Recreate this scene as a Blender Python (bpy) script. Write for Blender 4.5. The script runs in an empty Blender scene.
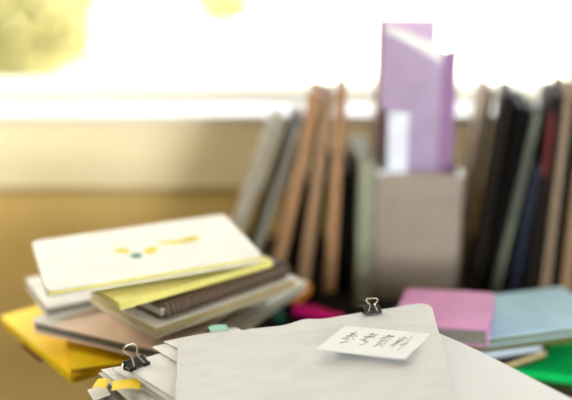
import bpy, bmesh, math, random
from mathutils import Matrix, Vector, noise
random.seed(7)
S = bpy.context.scene
C = S.collection
R = math.radians
PI = math.pi

# ------------------------------------------------------------------ camera, world, lights, exposure
cd = bpy.data.cameras.new('camera'); cam = bpy.data.objects.new('camera', cd); C.objects.link(cam)
cam.location = (0, 0, 1.21); cam.rotation_euler = (R(90 - 15.5), 0, 0)
cd.sensor_width = 36; cd.lens = 50; cd.clip_start = .02
cd.dof.use_dof = True; cd.dof.focus_distance = .705; cd.dof.aperture_fstop = 1.75
S.camera = cam

SKY = 3.1
w = bpy.data.worlds.new('sky'); S.world = w; w.use_nodes = True
bg = w.node_tree.nodes['Background']
bg.inputs[0].default_value = (.94, .98, 1.0, 1); bg.inputs[1].default_value = SKY

def light(name, kind, loc, rot, energy, color, **k):
    d = bpy.data.lights.new(name, kind); d.energy = energy; d.color = color
    for a, v in k.items(): setattr(d, a, v)
    o = bpy.data.objects.new(name, d); C.objects.link(o); o.location = loc; o.rotation_euler = rot
    return o
sd = Vector((-.62, .16, -.77))
sun = light('sun', 'SUN', (6, 0, 8), sd.to_track_quat('-Z', 'Y').to_euler(), 36, (1, .93, .78), angle=R(1))
light('added_rear_fill', 'AREA', (1.2, -2.15, 1.5), (R(91), 0, R(14)), 36, (.94, .975, 1.0), shape='RECTANGLE', size=1.5, size_y=1.0, spread=R(75))  # area fill added behind the camera; that wall has no window
light('added_warm_fill', 'POINT', (-.95, 1.0, 1.27), (0, 0, 0), 15, (1, .87, .66), shadow_soft_size=.09)  # warm point fill added out of frame, no fixture built
pt = light('window_portal', 'AREA', (0, 1.735, 1.6), (R(-90), 0, 0), 1, (1, 1, 1), shape='RECTANGLE', size=4.0, size_y=1.3)
pt.data.cycles.is_portal = True
S.view_settings.view_transform = 'Standard'; S.view_settings.look = 'None'
S.view_settings.exposure = 0.22; S.view_settings.gamma = 1
S.view_settings.use_curve_mapping = False
S.cycles.use_denoising = True
S.cycles.max_bounces = 8; S.cycles.diffuse_bounces = 4; S.cycles.sample_clamp_indirect = 6

# ------------------------------------------------------------------ materials
def mat(name, col, rough=.6, var=.06, scale=30, bump=0, bscale=200, stretch=(1, 1, 1), spec=.3, metal=0, trans=0, var_col=None, coat=0):
    m = bpy.data.materials.new(name); m.use_nodes = True
    nt = m.node_tree; N = nt.nodes; L = nt.links; p = N['Principled BSDF']
    p.inputs['Roughness'].default_value = rough; p.inputs['Specular IOR Level'].default_value = spec
    p.inputs['Metallic'].default_value = metal; p.inputs['Coat Weight'].default_value = coat
    tc = N.new('ShaderNodeTexCoord'); mp = N.new('ShaderNodeMapping'); mp.inputs['Scale'].default_value = stretch
    L.new(tc.outputs['Object'], mp.inputs[0])
    nz = N.new('ShaderNodeTexNoise'); nz.inputs['Scale'].default_value = scale; nz.inputs['Detail'].default_value = 3
    L.new(mp.outputs[0], nz.inputs['Vector'])
    cr = N.new('ShaderNodeValToRGB')
    c2 = var_col or tuple(max(0, c * (1 - 2.5 * var)) for c in col)
    cr.color_ramp.elements[0].position = .3; cr.color_ramp.elements[1].position = .65
    cr.color_ramp.elements[0].color = (*c2, 1); cr.color_ramp.elements[1].color = (*col, 1)
    L.new(nz.outputs[0], cr.inputs[0]); L.new(cr.outputs[0], p.inputs['Base Color'])
    if bump:
        n2 = N.new('ShaderNodeTexNoise'); n2.inputs['Scale'].default_value = bscale; n2.inputs['Detail'].default_value = 4
        L.new(mp.outputs[0], n2.inputs['Vector'])
        b = N.new('ShaderNodeBump'); b.inputs['Strength'].default_value = bump; b.inputs['Distance'].default_value = .001
        L.new(n2.outputs[0], b.inputs['Height']); L.new(b.outputs[0], p.inputs['Normal'])
    if trans:
        t = N.new('ShaderNodeBsdfTranslucent'); L.new(cr.outputs[0], t.inputs[0])
        mx = N.new('ShaderNodeMixShader'); mx.inputs[0].default_value = trans
        L.new(p.outputs[0], mx.inputs[1]); L.new(t.outputs[0], mx.inputs[2])
        L.new(mx.outputs[0], N['Material Output'].inputs[0])
    return m
def srgb(r, g, b):
    f = lambda c: (c / 255 / 12.92) if c / 255 <= .04045 else ((c / 255 + .055) / 1.055) ** 2.4
    return (f(r), f(g), f(b))
M = {}
M['wall'] = mat('ochre wall paint', srgb(228, 198, 126), .8, .03, 4, .2, 120)
M['apron'] = mat('cream paint', srgb(244, 232, 192), .6, .02, 3)
M['glare_white'] = mat('glare white', (.86, .85, .80), .5, .02, 5)  # only for the glare put on the lilac file
M['gloss_white'] = mat('gloss white paint', (.90, .89, .86), .22, .01, 5, spec=.8)
M['plaster'] = mat('off white plaster', (.50, .49, .46), .9, .02, 5)
M['ceiling'] = mat('ceiling paint', (.6, .59, .56), .9, .02, 5)
M['floor'] = mat('brown floor', srgb(50, 36, 24), .5, .1, 3, stretch=(1, 8, 1))
M['desk'] = mat('dark wood', srgb(46, 31, 20), .45, .16, 14, .15, 90, stretch=(1, 9, 9), spec=.08)
M['ground'] = mat('pale concrete', (.82, .79, .68), .8, .03, 1.5)
M['frame'] = mat('window frame grey', srgb(190, 180, 150), .4, .02, 5)
M['paper'] = mat('white paper', (.80, .80, .795), .75, .012, 25, .35, 130, spec=.15)
M['envelope'] = mat('fibrous envelope paper', (.715, .725, .725), .8, .03, 40, .6, 70, stretch=(1, 2.2, 1), spec=.12)
M['card'] = mat('card stock', (.84, .845, .845), .65, .01, 40, spec=.2)
M['ink'] = mat('blue black ink', (.035, .04, .075), .6, .02)
M['pages'] = mat('page block', srgb(196, 186, 166), .8, .2, 60, stretch=(1, 1, 22))
M['pages_grey'] = mat('grey page block', srgb(150, 145, 132), .8, .2, 60, stretch=(1, 1, 22))
M['pages_cream'] = mat('cream page block', srgb(226, 206, 150), .8, .12, 60, stretch=(1, 1, 22))
M['black'] = mat('black lacquer', (.010, .010, .010), .4, .05, spec=.3)
M['steel'] = mat('nickel wire', (.80, .76, .66), .22, .03, 60, metal=1)
M['leaf'] = mat('olive leaf', srgb(166, 164, 118), .6, .12, 2.5, trans=.3, var_col=srgb(142, 136, 92))
M['leaf_gold'] = mat('golden leaf', srgb(238, 222, 130), .6, .15, 2.5, trans=.3)
M['bark'] = mat('bark', srgb(96, 78, 56), .9, .2, 20, .5, 30)
def cov(name, rgb, rough=.55, **k):
    M[name] = mat(name, srgb(*rgb), rough, k.pop('var', .05), k.pop('scale', 30), **k); return M[name]
cov('white_cover', (240, 238, 226), .45); cov('pad_yellow', (236, 226, 130)); cov('coil_brown', (116, 94, 78), .4)
cov('dark_brown_cover', (84, 64, 50)); cov('cream_cover', (242, 238, 222)); cov('grey_cover', (232, 228, 218))
cov('tan_cover', (250, 224, 202), .7); cov('mint_white', (240, 244, 236)); cov('yellow_card', (255, 218, 20), .5)
cov('maroon_cover', (110, 28, 40)); cov('pink_cover', (212, 146, 196), .45); cov('blue_cover', (182, 222, 246), .4)
cov('olive_cover', (110, 112, 50)); cov('brown_cover', (66, 48, 32)); cov('green_cover', (0, 206, 104), .45)
cov('pale_blue', (206, 216, 226)); cov('black_cover', (10, 8, 7), .6, spec=.08); cov('sepia_cover', (168, 128, 90), .7)
cov('walnut_cover', (156, 124, 92), .7); cov('charcoal', (58, 55, 52)); cov('sage', (150, 152, 128), .6)
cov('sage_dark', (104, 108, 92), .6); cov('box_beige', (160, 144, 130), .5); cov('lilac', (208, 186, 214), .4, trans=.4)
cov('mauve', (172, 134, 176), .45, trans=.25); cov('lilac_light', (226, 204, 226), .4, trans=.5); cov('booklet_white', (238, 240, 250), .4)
cov('dark_cover', (34, 26, 22), .6, spec=.1); cov('navy', (34, 38, 58)); cov('red_cover', (120, 34, 30)); cov('taupe', (150, 128, 104)); cov('magenta', (206, 20, 110), .4)
cov('orange', (236, 140, 30), .4); cov('teal', (16, 84, 66), .4); cov('tab_yellow', (255, 222, 40)); cov('tab_mint', (150, 214, 190))
cov('motif_yellow', (232, 216, 50)); cov('motif_green', (90, 150, 120)); cov('grey_notebook', (150, 146, 138))
g = bpy.data.materials.new('window glass'); g.use_nodes = True; N = g.node_tree.nodes; L = g.node_tree.links
N.remove(N['Principled BSDF']); tr = N.new('ShaderNodeBsdfTransparent'); gl = N.new('ShaderNodeBsdfGlossy'); gl.inputs['Roughness'].default_value = .02
fr = N.new('ShaderNodeFresnel'); fr.inputs[0].default_value = 1.3; mx = N.new('ShaderNodeMixShader')
L.new(fr.outputs[0], mx.inputs[0]); L.new(tr.outputs[0], mx.inputs[1]); L.new(gl.outputs[0], mx.inputs[2]); L.new(mx.outputs[0], N['Material Output'].inputs[0])
M['glass'] = g

# ------------------------------------------------------------------ helpers
def obj(name, bm, m, parent=None, smooth=False, loc=None):
    me = bpy.data.meshes.new(name)
    bmesh.ops.recalc_face_normals(bm, faces=bm.faces[:])
    bm.to_mesh(me); bm.free(); me.materials.append(m)
    if smooth:
        for p in me.polygons: p.use_smooth = True
        try: me.set_sharp_from_angle(angle=R(38))
        except Exception: pass
    o = bpy.data.objects.new(name, me); C.objects.link(o)
    if parent: o.parent = parent
    if loc: o.location = loc
    return o
def tag(o, label=None, cat=None, group=None, kind=None):
    if label: o['label'] = label
    if cat: o['category'] = cat
    if group: o['group'] = group
    if kind: o['kind'] = kind
    return o
def empty(name, loc=(0, 0, 0), rz=0, mtx=None):
    o = bpy.data.objects.new(name, None); C.objects.link(o); o.empty_display_size = .02
    if mtx is not None: o.matrix_world = mtx
    else: o.location = loc; o.rotation_euler = (0, 0, rz)
    return o
def box(bm, x0, x1, y0, y1, z0, z1, mtx=None, bev=0):
    r = bmesh.ops.create_cube(bm, size=1, matrix=Matrix.Translation(((x0 + x1) / 2, (y0 + y1) / 2, (z0 + z1) / 2)) @ Matrix.Diagonal((x1 - x0, y1 - y0, z1 - z0, 1)))
    vs = r['verts']
    if bev:
        es = list({e for v in vs for e in v.link_edges})
        rb = bmesh.ops.bevel(bm, geom=es, offset=bev, segments=2, affect='EDGES')
        vs = list({v for f in rb['faces'] for v in f.verts} | {v for v in vs if v.is_valid})
    if mtx is not None: bmesh.ops.transform(bm, matrix=mtx, verts=vs)
    return vs
def bx(*a, **k):
    bm = bmesh.new(); box(bm, *a, **k); return bm
def rslab(bm, x0, x1, y0, y1, z0, z1, r=.004, seg=5):
    """slab with rounded corners in plan"""
    pts = []
    for cx, cy, a0 in ((x1 - r, y0 + r, -90), (x1 - r, y1 - r, 0), (x0 + r, y1 - r, 90), (x0 + r, y0 + r, 180)):
        for k in range(seg + 1):
            a = R(a0 + 90 * k / seg); pts.append((cx + r * math.cos(a), cy + r * math.sin(a)))
    prism(bm, pts, z0, z1)
def prism(bm, pts, z0, z1):
    a = [bm.verts.new((x, y, z0)) for x, y in pts]; b = [bm.verts.new((x, y, z1)) for x, y in pts]
    bm.faces.new(a[::-1]); bm.faces.new(b); n = len(pts)
    for i in range(n): bm.faces.new((a[i], a[(i + 1) % n], b[(i + 1) % n], b[i]))
def tube(bm, pts, r, n=8, closed=False, r_end=None):
    pts = [Vector(p) for p in pts]; rings = []; m = len(pts); up = None
    for i, p in enumerate(pts):
        if closed: t = pts[(i + 1) % m] - pts[i - 1]
        else: t = pts[min(i + 1, m - 1)] - pts[max(i - 1, 0)]
        t.normalize()
        if up is None:
            up = t.orthogonal().normalized()
        up = (up - t * up.dot(t)).normalized(); s = t.cross(up)
        rr = r if r_end is None else r + (r_end - r) * i / (m - 1)
        rings.append([bm.verts.new(p + (up * math.cos(2 * PI * k / n) + s * math.sin(2 * PI * k / n)) * rr) for k in range(n)])
    for i in range(m if closed else m - 1):
        a, b = rings[i], rings[(i + 1) % m]
        for k in range(n): bm.faces.new((a[k], a[(k + 1) % n], b[(k + 1) % n], b[k]))
    if not closed: bm.faces.new(rings[0][::-1]); bm.faces.new(rings[-1])

# ------------------------------------------------------------------ the room
def struct(name, bm, m, parent=None):
    o = obj(name, bm, m, parent)
    if not parent: o['kind'] = 'structure'
    return o
X0, X1, YF, YB, ZC = -2.1, 2.1, -2.2, 1.5, 2.6
WT = 2.2   # window head
struct('floor', bx(X0, X1, YF, YB, -.1, 0), M['floor'])
struct('ceiling', bx(X0, X1, YF, YB + .25, ZC, ZC + .1), M['ceiling'])
b = bmesh.new(); box(b, X0, X1, YB, YB + .25, -.1, .93); box(b, X0, X1, YB, YB + .25, WT, ZC)
struct('wall_back', b, M['wall'])
struct('wall_left', bx(X0 - .1, X0, YF, YB + .25, -.1, ZC + .1), M['plaster'])
struct('wall_right', bx(X1, X1 + .1, YF, YB + .25, -.1, ZC + .1), M['plaster'])
struct('wall_front', bx(X0 - .1, X1 + .1, YF - .1, YF, -.1, ZC + .1), M['plaster'])
b = bmesh.new(); box(b, X0, X1, 1.474, 1.71, .956, .966, bev=.002); struct('trim_1', b, M['gloss_white'])      # sill board
b = bmesh.new(); box(b, X0, X1, 1.486, 1.5, .822, .956, bev=.003); box(b, X0, X1, 1.482, 1.487, .822, .832, bev=.002); box(b, X0, X1, 1.484, 1.487, .880, .883)
struct('trim_2', b, M['apron'])                                                                              # apron panel
wn = empty('window_1', (0, 1.73, .966)); wn['kind'] = 'structure'
b = bmesh.new()
box(b, X0, X1, -.02, .02, 0, .012); box(b, X0, X1, -.02, .02, WT - .966 - .03, WT - .966)
for x in (X0 + .02, -1.25, 1.25, X1 - .02): box(b, x - .02, x + .02, -.018, .018, .012, WT - .966 - .03)
obj('window_frame', b, M['frame'], wn)
obj('glass_pane', bx(X0 + .04, X1 - .04, -.003, .003, .012, WT - .966 - .03), M['glass'], wn)
# outside
struct('ground', bx(-30, 30, 2.0, 40, -.1, 0), M['ground'])
b = bmesh.new(); box(b, -4, 4, 1.755, 1.97, .90, .976, bev=.004); box(b, -4, 4, 1.78, 1.95, 0, .90)
tag(obj('parapet', b, M['ground']), 'pale concrete parapet running along outside the window', 'parapet')

def shrub(name, label, loc, rad, n, leaf, mleaf, seed, group=None):
    rnd = random.Random(seed); t = empty(name, loc); tag(t, label, 'shrub', group)
    b = bmesh.new(); H = rad[2]
    for k in range(5):
        a = rnd.uniform(0, 2 * PI); q = rnd.uniform(.3, .7)
        tube(b, [(0.05 * math.cos(a), .05 * math.sin(a), 0), (.25 * rad[0] * q * math.cos(a), .25 * rad[1] * q * math.sin(a), H * .6), (rad[0] * q * math.cos(a), rad[1] * q * math.sin(a), H * 1.4)], .04, 6, r_end=.012)
    obj('stem', b, M['bark'], t)
    b = bmesh.new()
    cl = [(rnd.uniform(-.8, .8), rnd.gauss(0, .42), rnd.uniform(-.85, .75)) for _ in range(34)]
    for i in range(n):
        c = rnd.choice(cl); v = Vector((rnd.gauss(0, 1), rnd.gauss(0, 1), rnd.gauss(0, 1))).normalized() * rnd.uniform(.2, .42)
        p = Vector(((c[0] + v[0]) * rad[0], (c[1] + v[1]) * rad[1], H + (c[2] * .85 + v[2]) * H * .8))
        if p.z < .03: continue
        q = Matrix.Translation(p) @ Matrix.Rotation(rnd.uniform(0, 2 * PI), 4, 'Z') @ Matrix.Rotation(rnd.uniform(-1.2, 1.2), 4, 'X')
        s = leaf * rnd.uniform(.6, 1.3)
        vs = [b.verts.new(q @ Vector(x)) for x in ((0, -s, 0), (s * .5, -.2 * s, .12 * s), (s * .3, .5 * s, .1 * s), (0, s, 0), (-s * .3, .5 * s, .1 * s), (-s * .5, -.2 * s, .12 * s))]
        b.faces.new(vs)
    obj('foliage', b, mleaf, t)
shrub('shrub', 'olive green leafy shrub outside, at the left end of the window', (-3.15, 8.2, 0), (1.2, .8, 1.05), 17000, .075, M['leaf'], 3)
shrub('shrub', 'pale golden shrub far outside, seen above the leaning notebooks', (-1.35, 17.5, 0), (.7, .6, .95), 3500, .08, M['leaf_gold'], 5)
shrub('shrub', 'golden shrub far outside, seen above the dark books on the right', (4.9, 17.5, 0), (.8, .6, .95), 3500, .08, M['leaf_gold'], 8)

# ------------------------------------------------------------------ desk
DZ = .74
dk = empty('desk', (.42, .84, 0)); tag(dk, 'dark brown wooden desk under the window, piled with papers and books', 'desk')
obj('tabletop', bx(-.635, .72, -.6, .605, DZ - .03, DZ, bev=.003), M['desk'], dk)
for x in (-.6, .68):
    for y in (-.56, .57):
        obj('leg', bx(x - .025, x + .025, y - .025, y + .025, 0, DZ - .03, bev=.003), M['desk'], dk)
for y in (-.555, .565): obj('rail', bx(-.6, .68, y - .01, y + .01, DZ - .1, DZ - .03), M['desk'], dk)

# ------------------------------------------------------------------ books
UP = Matrix(((0, 0, 1, 0), (1, 0, 0, 0), (0, 1, 0, 0), (0, 0, 0, 1)))   # x->y, y->z, z->x
def flat_mtx(corner, deg, pitch=0, roll=0):
    return Matrix.Translation(corner) @ Matrix.Rotation(R(deg), 4, 'Z') @ Matrix.Rotation(R(roll), 4, 'Y') @ Matrix.Rotation(R(pitch), 4, 'X')
def up_mtx(x, y, lean, t, yaw=0, z=DZ):
    """x, y: foot of the corner it stands on (lean > 0: top goes right)"""
    a = R(lean)
    M0 = Matrix.Translation((x, y, z)) @ Matrix.Rotation(R(yaw), 4, 'Z') @ Matrix.Rotation(a, 4, 'Y')
    return M0 @ Matrix.Translation((-t if lean > 0 else 0, 0, 0)) @ UP
def book(name, label, cat, mtx, w, l, t, cover, pages, spine='x0', bd=.0018, inset=.003, group=None, r=.003, labels=None):
    root = empty(name, mtx=mtx); tag(root, label, cat, group)
    b = bmesh.new()
    rslab(b, 0, w, 0, l, 0, bd, r); rslab(b, 0, w, 0, l, t - bd, t, r)
    i = bd * 1.1; s = r * .6
    if spine == 'x0': box(b, 0, i, s, l - s, bd * .5, t - bd * .5)
    if spine == 'x1': box(b, w - i, w, s, l - s, bd * .5, t - bd * .5)
    if spine == 'y0': box(b, s, w - s, 0, i, bd * .5, t - bd * .5)
    if spine == 'y1': box(b, s, w - s, l - i, l, bd * .5, t - bd * .5)
    obj('cover', b, cover, root)
    x0, x1, y0, y1 = inset, w - inset, inset, l - inset
    if spine == 'x0': x0 = i
    if spine == 'x1': x1 = w - i
    if spine == 'y0': y0 = i
    if spine == 'y1': y1 = l - i
    obj('pages', bx(x0, x1, y0, y1, bd, t - bd), pages, root)
    return root
def coil(root, side, w, l, t, m, pitch=.0085, rr=None, wire=.0008):
    rr = rr or t * .62; b = bmesh.new()
    n = int((l if side[0] == 'x' else w) / pitch) - 1
    for k in range(n):
        u = pitch * (k + 1)
        for dz in (0, .0016):
            pts = []
            for q in range(14):
                a = 2 * PI * q / 14
                if side == 'x0': pts.append((.001 + rr * math.cos(a) * .9, u + dz, t / 2 + rr * math.sin(a)))
                else: pts.append((u + dz, .001 + rr * math.cos(a) * .9, t / 2 + rr * math.sin(a)))
            tube(b, pts, wire, 5, closed=True)
    return obj('wire_coil', b, m, root, smooth=True)

# --- left pile, bottom to top
book('hardback_book', 'dark brown hardback book lying at the bottom of the left pile', 'book', flat_mtx((-.198, .775, DZ), 14), .15, .21, .032, M['dark_brown_cover'], M['pages_grey'])
book('hardback_book', 'black hardback book lying low in the left pile, on the bottom book', 'book', flat_mtx((-.190, .775, DZ + .0325), 9), .14, .20, .0365, M['black_cover'], M['pages_grey'])
book('notebook', 'dark red thin notebook sticking out under the yellow folders', 'notebook', flat_mtx((-0.2670, 0.7840, .8095), 40), .10, .05, .006, M['maroon_cover'], M['pages_grey'], bd=.001)
def folder(label, mtx, w, l, t, m, mp):
    root = empty('paper_folder', mtx=mtx); tag(root, label, 'folder')
    b = bmesh.new(); rslab(b, 0, w, 0, l, 0, .0012, .006); rslab(b, 0, w, 0, l, t - .0012, t, .006); box(b, 0, .0012, .004, l - .004, .0006, t - .0006)
    obj('cover', b, m, root); obj('papers', bx(.002, w - .004, .004, l - .004, .0012, t - .0012), mp, root); return root
cov('edge_orange', (248, 190, 40))
folder('yellow folder overhanging the desk on the left, lower of the two yellow ones', flat_mtx((-.216, .724, .816), 40), .20, .195, .009, M['yellow_card'], M['edge_orange'])
folder('yellow folder with its corner pointing forward, upper of the two yellow ones', flat_mtx((-.2150, .7200, .8255), 19), .20, .19, .0085, M['yellow_card'], M['edge_orange'])
book('booklet', 'mint white booklet sticking out right below the tan notebook', 'booklet', flat_mtx((-.210, .842, .8345), -30), .16, .2, .010, M['mint_white'], M['pages'], bd=.001)
tb = book('notebook', 'tan covered notebook with a grey spine end in the left pile', 'notebook', flat_mtx((-.2725, .785, .8450), -26, roll=-.2), .180, .205, .0132, M['tan_cover'], M['pages_grey'], bd=.002, r=.005)
b = bmesh.new(); rslab(b, 0, .026, 0, .205, .0133, .0136, .003); tag(obj('spine_strip', b, M['mint_white'], tb), 'pale grey strip along the spine')
b = bmesh.new(); rslab(b, .026, .031, 0, .205, .0133, .0136, .001); tag(obj('elastic_band', b, M['grey_cover'], tb), 'grey band')
book('hardback_book', 'grey white book under the pale notebooks at the left end of the pile', 'book', flat_mtx((-.2575, .790, .8590), 30), .20, .10, .0125, M['grey_cover'], M['pages_grey'], spine='y1')
book('notebook', 'cream white thin notebook lying directly under the brown spiral notebook', 'notebook', flat_mtx((-.1275, .711, .8722), 43.5), .195, .125, .0125, M['cream_cover'], M['pages_cream'], spine='y1', bd=.002)
sp = book('spiral_notebook', 'dark brown spiral notebook, its coil facing front in the left pile', 'notebook', flat_mtx((-.124, .7244, .8867), 45), .179, .105, .0135, M['dark_brown_cover'], M['pages'], spine='none', bd=.002)
coil(sp, 'y0', .182, .105, .014, M['coil_brown'], pitch=.0062, rr=.0078, wire=.001)
pd = empty('note_pad', mtx=flat_mtx((-.1595, .7103, .9025), 40)); tag(pd, 'pale yellow note pad under the white notebook on the left pile', 'note pad')
b = bmesh.new(); rslab(b, 0, .19, 0, .075, 0, .0075, .002); obj('sheets', b, M['pad_yellow'], pd)
b = bmesh.new(); box(b, -.0004, .1904, .0752, .083, 0, .008, bev=.0005); obj('binding', b, M['pages'], pd)
wb = book('notebook', 'white notebook with a small yellow printed motif, topmost on the left pile', 'notebook', flat_mtx((-.2322, .7175, .9115), 22.5, pitch=4.5, roll=-1.6), .224, .130, .009, M['white_cover'], M['pad_yellow'], spine='y1', bd=.0022, r=.008)
def blob(bm, x, y, rx, ry, z, n=14, a=0):
    pts = []
    for k in range(n):
        t = 2 * PI * k / n; u, v = rx * math.cos(t), ry * math.sin(t)
        pts.append((x + u * math.cos(a) - v * math.sin(a), y + u * math.sin(a) + v * math.cos(a)))
    prism(bm, pts, z, z + .0003)
b = bmesh.new(); blob(b, .088, .066, .006, .009, .009, a=.9); blob(b, .117, .056, .007, .010, .009, a=-.7); blob(b, .150, .068, .022, .005, .009, a=-.15); blob(b, .166, .071, .010, .006, .009)
tag(obj('printed_motif', b, M['motif_yellow'], wb), 'yellow printed petals')
b = bmesh.new(); blob(b, .099, .048, .006, .007, .009); tag(obj('printed_motif', b, M['motif_green'], wb), 'green printed centre')

# --- right pile
book('hardback_book', 'dark brown hardback lying on the desk under the green folder', 'book', flat_mtx((.25, .775, DZ), -20), .21, .15, .026, M['brown_cover'], M['brown_cover'])
folder('bright green folder lying low at the right edge', flat_mtx((0.2570, 0.8350, .7665), -17), .31, .20, .010, M['green_cover'], M['green_cover'])
book('hardback_book', 'dark hardback propping up the right pile behind the green folder', 'book', flat_mtx((.14, .86, DZ), 6), .10, .17, .042, M['black_cover'], M['black_cover'])
book('paperback_book', 'dark brown paperback with cream page edges under the pink and blue books', 'book', flat_mtx((0.2240, 0.7980, .783), 31.5), .10, .150, .011, M['brown_cover'], M['pages_cream'], bd=.002, spine='y1')
book('booklet', 'thin pale blue booklet lying on the brown paperback', 'booklet', flat_mtx((0.1860, 0.8100, .7945), 15.9), .118, .13, .007, M['pale_blue'], M['pale_blue'], bd=.001)
book('hardback_book', 'olive green hardback supporting the pink and the pale blue notebook', 'book', flat_mtx((0.1560, 0.8110, 0.8020), 12.1), .26, .11, .014, M['olive_cover'], M['olive_cover'])
book('notebook', 'pale blue notebook at the right edge beside the pink notebook', 'notebook', flat_mtx((0.2230, 0.8080, .8165), 15.6), .17, .112, .010, M['blue_cover'], M['olive_cover'], bd=.0016, spine='y1')
book('notebook', 'pink notebook with a thick grey page block, on the pale blue one', 'notebook', flat_mtx((.116, .800, .8275), -18, roll=-4, pitch=1), .103, .103, .021, M['pink_cover'], M['pages_grey'], bd=.002, r=.006, spine='x1')

# --- upright, left of the file box
def upb(name, label, x, y, lean, t, h, d, cover, pages, spine='x0', yaw=0, **k):
    return book(name, label, k.pop('cat', 'book'), up_mtx(x, y, lean, t, yaw), d, h, t, cover, pages, spine=spine, **k)
s1 = upb('spiral_notebook', 'grey upright spiral notebook leaning right, leftmost of the standing row', -.106, 1.10, 20, .013, .285, .20, M['grey_notebook'], M['pages'], spine='none', cat='notebook')
coil(s1, 'x0', .2, .285, .013, M['steel'], rr=.0085)
s2 = upb('spiral_notebook', 'dark grey upright spiral notebook leaning right, second from the left end', -.066, 1.10, 18.5, .014, .285, .20, M['charcoal'], M['pages_grey'], spine='none', cat='notebook')
coil(s2, 'x0', .2, .285, .014, M['steel'], rr=.0085)
upb('hardback_book', 'sepia brown upright book leaning right, just right of the spiral notebooks', -.0165, 1.10, 12, .017, .323, .19, M['sepia_cover'], M['sepia_cover'], yaw=-2)
upb('hardback_book', 'short black upright book added as the shade between the sepia and walnut brown ones', .008, 1.14, 9, .008, .17, .15, M['black_cover'], M['black_cover'])  # black filler put where the gap between the books lies in shade
upb('hardback_book', 'walnut brown upright book in the middle of the leaning row', .030, 1.10, 6.8, .017, .311, .19, M['walnut_cover'], M['walnut_cover'], yaw=-2)
upb('hardback_book', 'black upright book added as the shade between the middle and the rightmost brown books', .0475, 1.14, 5, .006, .22, .15, M['black_cover'], M['black_cover'])  # second black filler, stands for the shade in this gap
upb('hardback_book', 'brown upright book, nearly straight, rightmost of the leaning row left of the box', .072, 1.10, 2.2, .016, .323, .19, M['sepia_cover'], M['sepia_cover'], yaw=-4)
upb('hardback_book', 'short black upright book beside the sage green file', .094, 1.13, 1, .013, .2, .15, M['black_cover'], M['black_cover'])
upb('document_file', 'sage green upright file standing against the left side of the beige box', .1265, 1.10, .2, .024, .222, .20, M['sage'], M['sage'], cat='file')

# --- beige box, with a lilac file and a booklet in it
BX, BY, BW, BD, BH = .131, 1.125, .128, .15, .198
fb = empty('file_box', (BX, BY, DZ), 0); tag(fb, 'beige metal file box with corner rivets, standing behind the pink notebook', 'file box')
b = bmesh.new(); T = .003
box(b, 0, BW, 0, T, 0, BH, bev=.0008); obj('front_panel', b, M['box_beige'], fb)
b = bmesh.new(); box(b, 0, T, T, BD, 0, BH); box(b, BW - T, BW, T, BD, 0, BH); box(b, T, BW - T, BD - T, BD, 0, BH); box(b, T, BW - T, T, BD - T, 0, T)
obj('body', b, M['box_beige'], fb)
def glint_(x):
    b = bmesh.new(); bmesh.ops.create_uvsphere(b, u_segments=14, v_segments=10, radius=.0062, matrix=Matrix.Translation((x, .001, BH + .001)))  # white ball in place of the highlight on a corner rivet
    tag(obj('rivet_glint', b, M['gloss_white'], fb, smooth=True), 'rivet highlight made as a white ball')
def rivet(x, z, rr=.0028):
    b = bmesh.new(); bmesh.ops.create_uvsphere(b, u_segments=12, v_segments=8, radius=rr, matrix=Matrix.Translation((x, -.0002, z)) @ Matrix.Diagonal((1, .8, 1, 1)))
    tag(obj('rivet', b, M['steel'], fb, smooth=True), 'bright metal rivet')
glint_(.006); glint_(BW - .006)
for z in (.155, .06):
    rivet(.018, z, .0018); rivet(BW - .02, z, .0018)
fo = empty('magazine_file', mtx=Matrix.Translation((BX + .0055, BY + .036, DZ + .004)) @ Matrix.Rotation(R(-2), 4, 'Z')); tag(fo, 'tall lilac magazine file with a diagonal cut, standing in the beige box', 'magazine file')
FW, FD, FH, FL = .114, .07, .411, .372
b = bmesh.new(); a = [(0, 0), (FW * .78, 0), (FW * .78, FL), (.004, FH - .004), (0, FH - .004)]
def xz(bm, pts, y0, y1):
    p = [bm.verts.new((x, y0, z)) for x, z in pts]; q = [bm.verts.new((x, y1, z)) for x, z in pts]
    bm.faces.new(p[::-1]); bm.faces.new(q)
    for i in range(len(pts)): j = (i + 1) % len(pts); bm.faces.new((p[i], p[j], q[j], q[i]))
xz(b, a, 0, .0015); obj('side_panel', b, M['lilac'], fo)
b = bmesh.new(); xz(b, [(.006, FH - .006), (FW * .78, FL + .001), (FW * .78, FL - .022), (.008, FH - .016)], -.0006, -.0001); tag(obj('glare_strip', b, M['glare_white'], fo), 'glare along the diagonal cut, put on as a white strip')  # glare on the plastic, modelled as a white strip
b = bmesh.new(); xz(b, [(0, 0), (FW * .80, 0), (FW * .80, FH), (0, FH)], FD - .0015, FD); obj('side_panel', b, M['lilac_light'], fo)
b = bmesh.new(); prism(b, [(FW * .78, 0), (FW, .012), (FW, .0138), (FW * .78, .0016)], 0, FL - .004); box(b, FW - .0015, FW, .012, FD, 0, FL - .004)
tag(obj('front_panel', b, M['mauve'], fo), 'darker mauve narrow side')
b = bmesh.new(); box(b, -.0018, 0, -.0005, FD, 0, FH); obj('back_panel', b, M['sepia_cover'], fo)
b = bmesh.new(); box(b, 0, FW - .002, .002, FD - .002, 0, .0015); obj('base', b, M['mauve'], fo)
upb('booklet', 'white booklet standing in front of the lilac file in the beige box', BX + .016, BY + .006, 0, .030, .285, .036, M['booklet_white'], M['booklet_white'], cat='booklet', bd=.001).location.z = DZ + .0035

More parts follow.
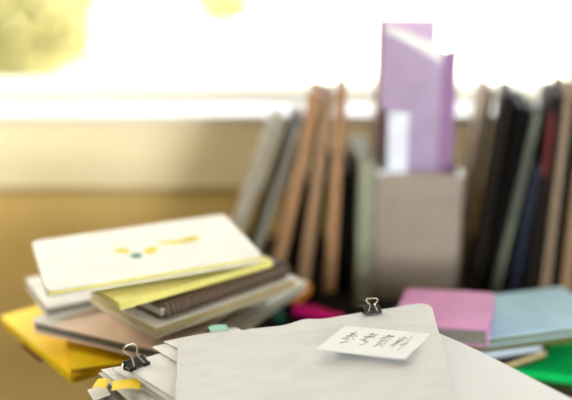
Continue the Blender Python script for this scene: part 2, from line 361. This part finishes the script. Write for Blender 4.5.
# --- upright, right of the box
YR = -13
upb('hardback_book', 'taupe upright book leaning right, nearest to the right side of the beige box', .2705, 1.15, 5.7, .010, .318, .17, M['taupe'], M['pages'], yaw=-8)
upb('hardback_book', 'dark brown upright book leaning right, second in the row right of the box', .2835, 1.10, 5.6, .013, .318, .2, M['dark_cover'], M['black_cover'], yaw=YR)
upb('document_file', 'wide black upright binder leaning right among the dark books', .3005, 1.10, 6.7, .0145, .303, .2, M['black_cover'], M['black_cover'], cat='binder', yaw=YR)
b4 = upb('hardback_book', 'sage grey upright book with dark spine marks, right of the black binder', .3130, 1.10, 8.2, .0105, .29, .2, M['sage_dark'], M['pages_grey'], yaw=YR)
b = bmesh.new()
for k in range(9): box(b, -.0004, 0, .14 + k * .014, .148 + k * .014, .003, .0075)
tag(obj('spine_marks', b, M['charcoal'], b4), 'dark printed marks down the spine')
upb('hardback_book', 'black upright book just right of the sage grey one', .3220, 1.10, 7.6, .006, .26, .18, M['black_cover'], M['black_cover'], yaw=YR)
upb('hardback_book', 'navy upright book, shorter than the books on both its sides', .3410, 1.10, 5.5, .010, .215, .18, M['navy'], M['pages_grey'], yaw=YR)
b6 = upb('hardback_book', 'dark brown upright book with a dark red band near the top', .3680, 1.10, 2.5, .013, .316, .2, M['dark_cover'], M['black_cover'], yaw=YR)
b = bmesh.new(); box(b, -.0005, 0, .20, .29, .001, .007); tag(obj('spine_band', b, M['red_cover'], b6), 'dark red band')
upb('hardback_book', 'taupe upright book standing near the right edge, right of the red banded one', .3895, 1.10, 1.5, .011, .326, .2, M['taupe'], M['pages'], yaw=YR)
upb('hardback_book', 'black upright book near the right edge, left of the tall walnut one', .4040, 1.11, 1.2, .011, .30, .19, M['black_cover'], M['black_cover'], yaw=YR)
upb('hardback_book', 'tall walnut upright book at the very right edge of the picture', .4230, 1.10, .8, .015, .368, .2, M['walnut_cover'], M['walnut_cover'], yaw=YR)
upb('hardback_book', 'tallest dark grey upright book, last in the row at the right edge', .4440, 1.10, .5, .018, .392, .2, M['charcoal'], M['pages'], yaw=YR)

# --- marker pens behind the front papers
def marker(label, loc, deg, m, cap, L=.12, pitch=0):
    t = empty('marker_pen', mtx=Matrix.Translation(loc) @ Matrix.Rotation(R(deg), 4, 'Z') @ Matrix.Rotation(R(pitch), 4, 'Y')); tag(t, label, 'marker pen')
    b = bmesh.new(); tube(b, [(.045, 0, 0), (.05, 0, 0), (L - .004, 0, 0), (L, 0, 0)], .0065, 14); obj('barrel', b, m, t, True)
    b = bmesh.new(); tube(b, [(0, 0, 0), (.003, 0, 0), (.045, 0, 0)], .0075, 14); box(b, .004, .036, -.0015, .0015, .0075, .0098); obj('cap', b, cap, t, True)
book('hardback_book', 'black book lying behind the white envelope, under the marker pens', 'book', flat_mtx((-.035, .925, DZ), 2), .13, .125, .042, M['black_cover'], M['black_cover'])
marker('magenta marker pen lying behind the white envelope', (.012, .972, .7900), -24, M['magenta'], M['magenta'], .066)
marker('orange marker pen lying behind the magenta one, beside the left pile', (.012, 1.000, .7900), 70, M['orange'], M['orange'], .055)
marker('dark teal marker pen lying left of the magenta one', (-.008, .948, .7900), 100, M['black'], M['teal'], .06)

# ------------------------------------------------------------------ front stack
def sheet(name, label, P, m, t=.0006, nx=24, ny=20, cat='paper', z_fn=None, under=None, rc=0):
    """P: four corners (front-left, front-right, back-right, back-left) with own z, bilinear + z_fn(u,v)"""
    P = [Vector(p) for p in P]; base = (P[0] + P[1] + P[2] + P[3]) / 4; base.z = min(p.z for p in P)
    b = bmesh.new(); top = []; bot = []
    for j in range(ny + 1):
        rt, rb = [], []
        for i in range(nx + 1):
            u, v = i / nx, j / ny
            if rc and v > 1 - rc and u > 1 - rc:    # rounded back-right corner
                a, c = (u - 1 + rc) / rc, (v - 1 + rc) / rc; s = max(a, c) / max(1e-6, math.hypot(a, c)) 
                s = min(1, s + .0); u, v = 1 - rc + a * s * rc, 1 - rc + c * s * rc
            q = (P[0] * (1 - u) + P[1] * u) * (1 - v) + (P[3] * (1 - u) + P[2] * u) * v - base
            if z_fn: q.z += z_fn(u, v)
            rt.append(b.verts.new(q + Vector((0, 0, t)))); rb.append(b.verts.new(q))
        top.append(rt); bot.append(rb)
    for j in range(ny):
        for i in range(nx):
            b.faces.new((top[j][i], top[j][i + 1], top[j + 1][i + 1], top[j + 1][i])); b.faces.new((bot[j][i], bot[j + 1][i], bot[j + 1][i + 1], bot[j][i + 1]))
    for j in range(ny):
        b.faces.new((top[j][0], top[j + 1][0], bot[j + 1][0], bot[j][0])); b.faces.new((top[j][nx], bot[j][nx], bot[j + 1][nx], top[j + 1][nx]))
    for i in range(nx):
        b.faces.new((top[0][i], bot[0][i], bot[0][i + 1], top[0][i + 1])); b.faces.new((top[ny][i], top[ny][i + 1], bot[ny][i + 1], bot[ny][i]))
    o = obj(name, b, m, None, True, loc=base); tag(o, label, cat); return o
def bundle(name, label, mtx, w, l, t, n, seed, m=None, cat='papers', jit=.003):
    """a bundle of sheets, its layers slightly out of line"""
    rnd = random.Random(seed); b = bmesh.new(); z = 0; h = t / n
    for k in range(n):
        dx, dy, a = rnd.uniform(-jit, jit), rnd.uniform(-jit, jit), rnd.uniform(-1, 1) * .008
        rr = Matrix.Translation((dx, dy, 0)) @ Matrix.Rotation(a, 4, 'Z')
        box(b, 0, w, 0, l, z, z + h * .86, mtx=rr); z += h
    o = obj(name, b, m or M['paper']); o.matrix_world = mtx; tag(o, label, cat); return o
bundle('document_bundle', 'thick bundle of documents at the bottom of the front stack', flat_mtx((-.135, .40, DZ), 3), .235, .25, .055, 22, 1)
bundle('document_bundle', 'bundle of documents in the middle of the front stack', flat_mtx((-.140, .41, .7955), -2), .24, .24, .040, 18, 2)
bundle('document_bundle', 'greyish bundle of documents below the yellow tabs, left in the front stack', flat_mtx((-0.1690, 0.6320, .836), -57), .20, .13, .030, 16, 4, M['pages_grey'])
# fan of loose sheets at the left, under the clip
fan = [(-.163, .628, .8665, 24), (-.166, .640, .8705, 31), (-.160, .648, .8745, 27)]
def env_z(x, y): return 0
sh = []
names = ['white sheet fanned out above the grey bundle, lowest in the left fan', 'white sheet of the left fan, under the lower yellow tab corner', 'white sheet of the left fan, just below the clipped bundle']
def lsheet(label, back_left, deg_front, deg_back, L1, L2, z0, z1, m=None, t=.0006, name='paper_sheet', cat='paper', **k):
    """back_left corner; left edge runs toward deg_front, back edge toward deg_back"""
    bl = Vector(back_left); e = Vector((math.cos(R(deg_back)), math.sin(R(deg_back)), 0)) * L1; f = Vector((math.cos(R(deg_front)), math.sin(R(deg_front)), 0)) * L2
    br = bl + e; fl = bl + f; fr = bl + e + f
    fl.z += z0; fr.z += z0; br.z += z1
    return sheet(name, label, [fl, fr, br, bl], m or M['paper'], t=t, cat=cat, **k)
lsheet('lowest white sheet of the left fan, poking out beside the yellow tabs', (-0.1720, 0.6190, 0.8670), -62, 40, .016, .02, 0, 0)
lsheet('white sheet of the left fan right above the lowest one', (-0.1680, 0.6440, 0.8700), -53, 32, .12, .13, 0, 0)
lsheet('white sheet of the left fan with its corner left of the clip', (-0.1660, 0.6450, 0.8730), -50, 22, .12, .14, 0, 0)
lsheet('white sheet of the left fan lying just below the clipped papers', (-0.1550, 0.6420, 0.8760), -47, 20, .12, .13, 0, 0)
# tabs
def tabq(label, x, y, z, deg, w, l, m):
    b = bmesh.new()
    for i in range(6):
        z0 = .0012 * math.sin(i / 6 * PI); z1 = .0012 * math.sin((i + 1) / 6 * PI)
        a = [b.verts.new((l * i / 6, 0, z0)), b.verts.new((l * (i + 1) / 6, 0, z1)), b.verts.new((l * (i + 1) / 6, w, z1)), b.verts.new((l * i / 6, w, z0))]
        c = [b.verts.new(v.co + Vector((0, 0, .0003))) for v in a]
        b.faces.new(a[::-1]); b.faces.new(c)
        for k in range(4): b.faces.new((a[k], a[(k + 1) % 4], c[(k + 1) % 4], c[k]))
    bmesh.ops.remove_doubles(b, verts=b.verts[:], dist=1e-6)
    o = obj('index_tab', b, m, None); o.matrix_world = flat_mtx((x, y, z), deg); tag(o, label, 'sticky tab'); return o
tabq('small yellow sticky tab at the far left tip of the front stack', -0.1660, 0.6120, .8735, -6, .015, .012, M['tab_yellow'])
tabq('larger yellow sticky tab right of the small one in the front stack', -0.1460, 0.5980, .8785, 8, .016, .024, M['tab_yellow'])
# clipped bundle on the left, its top sheet pointing left
lsheet('lower sheet held by the left binder clip', (-0.1440, 0.6310, 0.8830), -50, 38, .12, .15, 0, .002)
lsheet('upper white sheet held by the left binder clip', (-0.1430, 0.6300, 0.8850), -47, 36, .12, .15, 0, .003)
lsheet('loose white sheet tucked between the clipped papers and the envelope', (-.122, .660, .8880), -48, 28, .07, .1, 0, .001)
lsheet('topmost loose sheet sticking out at the left side of the envelope', (-.113, .668, .8895), -44, 24, .07, .1, 0, .001)
# right lower sheet
def rz_(u, v): return -.012 * max(0, u - .55) ** 2
sheet('paper_sheet', 'large white sheet slanting out to the right under the envelope', [(-.02, .50, .893), (.12, .36, .893), (.262, .529, .889), (.112, .688, .899)], M['paper'], t=.0008, cat='paper', z_fn=lambda u, v: .004 * math.sin(u * PI * 1.4 + .5) * v)
bundle('document_bundle', 'bundle of documents supporting the large slanting white sheet', flat_mtx((-.02, .475, .867), -49), .17, .185, .017, 12, 9)
# envelope
def ez(u, v):
    z = .0025 * math.exp(-((u - .49) / .05) ** 2) * v ** 3
    z += .0012 * math.sin(u * 9 + 1) * (.3 + v * .7) * .5 + .001 * math.sin(v * 14 + u * 5) + .0008 * noise.noise(Vector((u * 9, v * 9, 3)))
    return z
EP = [(-.072, .42, .8915), (.118, .42, .912), (.137, .699, .915), (-.098, .662, .8925)]
sheet('envelope', 'large white fibrous paper envelope on top of the front stack', EP, M['envelope'], t=.0016, nx=100, ny=100, cat='envelope', z_fn=ez, rc=.06)
tabq('small mint green tab peeking up behind the envelope', -.070, .676, .8955, 14, .012, .017, M['tab_mint'])
bundle('document_bundle', 'thin bundle of sheets just under the right side of the envelope', flat_mtx((.066, .45, .9035), 1), .05, .20, .0035, 5, 12, jit=.001)

# ------------------------------------------------------------------ note card with handwriting
def cpt(u, v, h=0):
    P = CP; p = (P[0] * (1 - u) + P[1] * u) * (1 - v) + (P[3] * (1 - u) + P[2] * u) * v
    return p + Vector((0, 0, h))
CP = [Vector(p) for p in ((0.0250, 0.6050, 0.9140), (0.0950, 0.5800, 0.9170), (0.1250, 0.6300, 0.9180), (0.0530, 0.6530, 0.9130))]
nrm = (CP[1] - CP[0]).cross(CP[3] - CP[0]); CP[2].z = CP[0].z - (nrm.x * (CP[2].x - CP[0].x) + nrm.y * (CP[2].y - CP[0].y)) / nrm.z
for p in CP: p.z -= .001
base = (CP[0] + CP[2]) / 2
b = bmesh.new(); a = [b.verts.new(p - base) for p in CP]; c = [b.verts.new(p - base + Vector((0, 0, .0006))) for p in CP]
b.faces.new(a[::-1]); b.faces.new(c)
for k in range(4): b.faces.new((a[k], a[(k + 1) % 4], c[(k + 1) % 4], c[k]))
card = obj('note_card', b, M['card'], None, loc=base); tag(card, 'small white card with four handwritten characters, lying on the envelope', 'card')
G = [
 [[(.5, .97), (.25, .75), (.7, .78)], [(.1, .58), (.92, .62)], [(.5, .75), (.35, .5), (.06, .3)], [(.5, .6), (.7, .45), (1.0, .34)], [(.6, .4), (.35, .25)], [(.7, .2), (.5, .08), (.28, 0)]],
 [[(.25, .86), (.66, .88)], [(.46, 1.02), (.46, .66)], [(.08, .65), (.92, .68)], [(.86, .92), (.5, .6), (.12, .34)], [(.42, .47), (.38, .3), (.76, .32), (.7, .08), (.5, .0), (.4, .06)]],
 [[(.06, .92), (.2, .8)], [(.04, .6), (.25, .74)], [(.45, 1.0), (.32, .78)], [(.40, .88), (.86, .9), (.74, .76)], [(.58, .86), (.34, .58)], [(.56, .76), (.9, .6)], [(.3, .5), (.3, .18)], [(.3, .5), (.76, .52), (.76, .2)], [(.52, .42), (.46, .18), (.2, .0)], [(.58, .18), (.9, .0)]],
 [[(.28, .97), (.28, .03)], [(.06, .86), (.15, .68)], [(.5, .9), (.4, .68)], [(.03, .55), (.54, .59)], [(.27, .55), (.04, .2)], [(.3, .5), (.48, .34)], [(.62, .82), (.70, .72)], [(.58, .32), (1.04, .44)], [(.84, 1.02), (.84, -.05)]],
]
for k, gl_ in enumerate(G):
    b = bmesh.new()
    for st in gl_:
        pts = []
        for x, y in st:
            yy = .31 + y * .50; xx = .13 + k * .195 + x * .155
            pts.append(cpt(xx, yy, .00078) - base)
        tube(b, pts, .00015, 5)
    tag(obj('handwriting', b, M['ink'], card), 'dark handwritten character')

# ------------------------------------------------------------------ binder clips
def clip(label, mtx, w, up_ang, hl):
    """x: width, -y: jaw tips (onto the paper), y: spine, z: up; up_ang: angle of the upper handle over the horizontal, backwards"""
    t = empty('binder_clip', mtx=mtx); tag(t, label, 'binder clip'); dp = w * .55; h = w * .42; th = w * .03
    b = bmesh.new()
    prof = [(-dp, .0006), (-dp + w * .05, w * .05), (-dp * .2, h * .42), (0, h * .5), (0, -h * .5), (-dp * .2, -h * .42), (-dp + w * .05, -w * .05), (-dp, -.0006)]
    inn = [(-dp + th, 0), (-dp * .2, h * .42 - th), (-th, h * .5 - th), (-th, -h * .5 + th), (-dp * .2, -h * .42 + th)]
    out = [(y, z) for y, z in prof]
    for s in (-1, 1):      # the two plates and the spine, as thin slabs
        pl = [(-dp, s * .0004), (-dp * .15, s * h * .45), (0, s * h * .5)]
        for (ya, za), (yb, zb) in zip(pl, pl[1:]):
            q = [(ya, za), (yb, zb), (yb, zb - s * th), (ya, za + s * th * .2)] if s > 0 else [(ya, za), (yb, zb), (yb, zb + th), (ya, za - th * .2)]
            v0 = [b.verts.new((-w / 2, y, z)) for y, z in q]; v1 = [b.verts.new((w / 2, y, z)) for y, z in q]
            b.faces.new(v0); b.faces.new(v1[::-1])
            for i in range(4): b.faces.new((v0[i], v0[(i + 1) % 4], v1[(i + 1) % 4], v1[i]))
        # rolled lip that holds the wire
        for xa, xb in ((-w / 2, -w * .2), (w * .2, w / 2)):
            tube(b, [(xa, -dp, s * w * .05), (xb, -dp, s * w * .05)], w * .055, 8)
    box(b, -w / 2, w / 2, -th, 0, -h * .5, h * .5)
    obj('body', b, M['black'], t, True)
    for s, ang in ((1, up_ang), (-1, 8)):
        a = R(ang); pts = []
        pr = [(-.36, 0), (-.28, .0), (-.24, .07), (-.14, .42), (-.15, .55), (-.30, .74), (-.33, .86), (-.24, .97), (0, 1)]
        pr = pr + [(-x, y) for x, y in pr[-2::-1]]
        for x, y in pr:
            L_ = y * hl; pts.append((x * w, -dp + L_ * math.cos(a), s * (w * .05 + L_ * math.sin(a))))
        b = bmesh.new(); tube(b, pts, w * .04, 7); obj('wire_handle', b, M['steel'], t, True)
clip('small black binder clip with silver handles on the back edge of the envelope', Matrix.Translation((.0790, .689, .9135)) @ Matrix.Rotation(R(10), 4, 'Z'), .0165, 62, .0125)
clip('black binder clip with long silver handles on the fanned papers at left', Matrix.Translation((-.1340, .6330, .8868)) @ Matrix.Rotation(R(42), 4, 'Z') , .020, 36, .022)
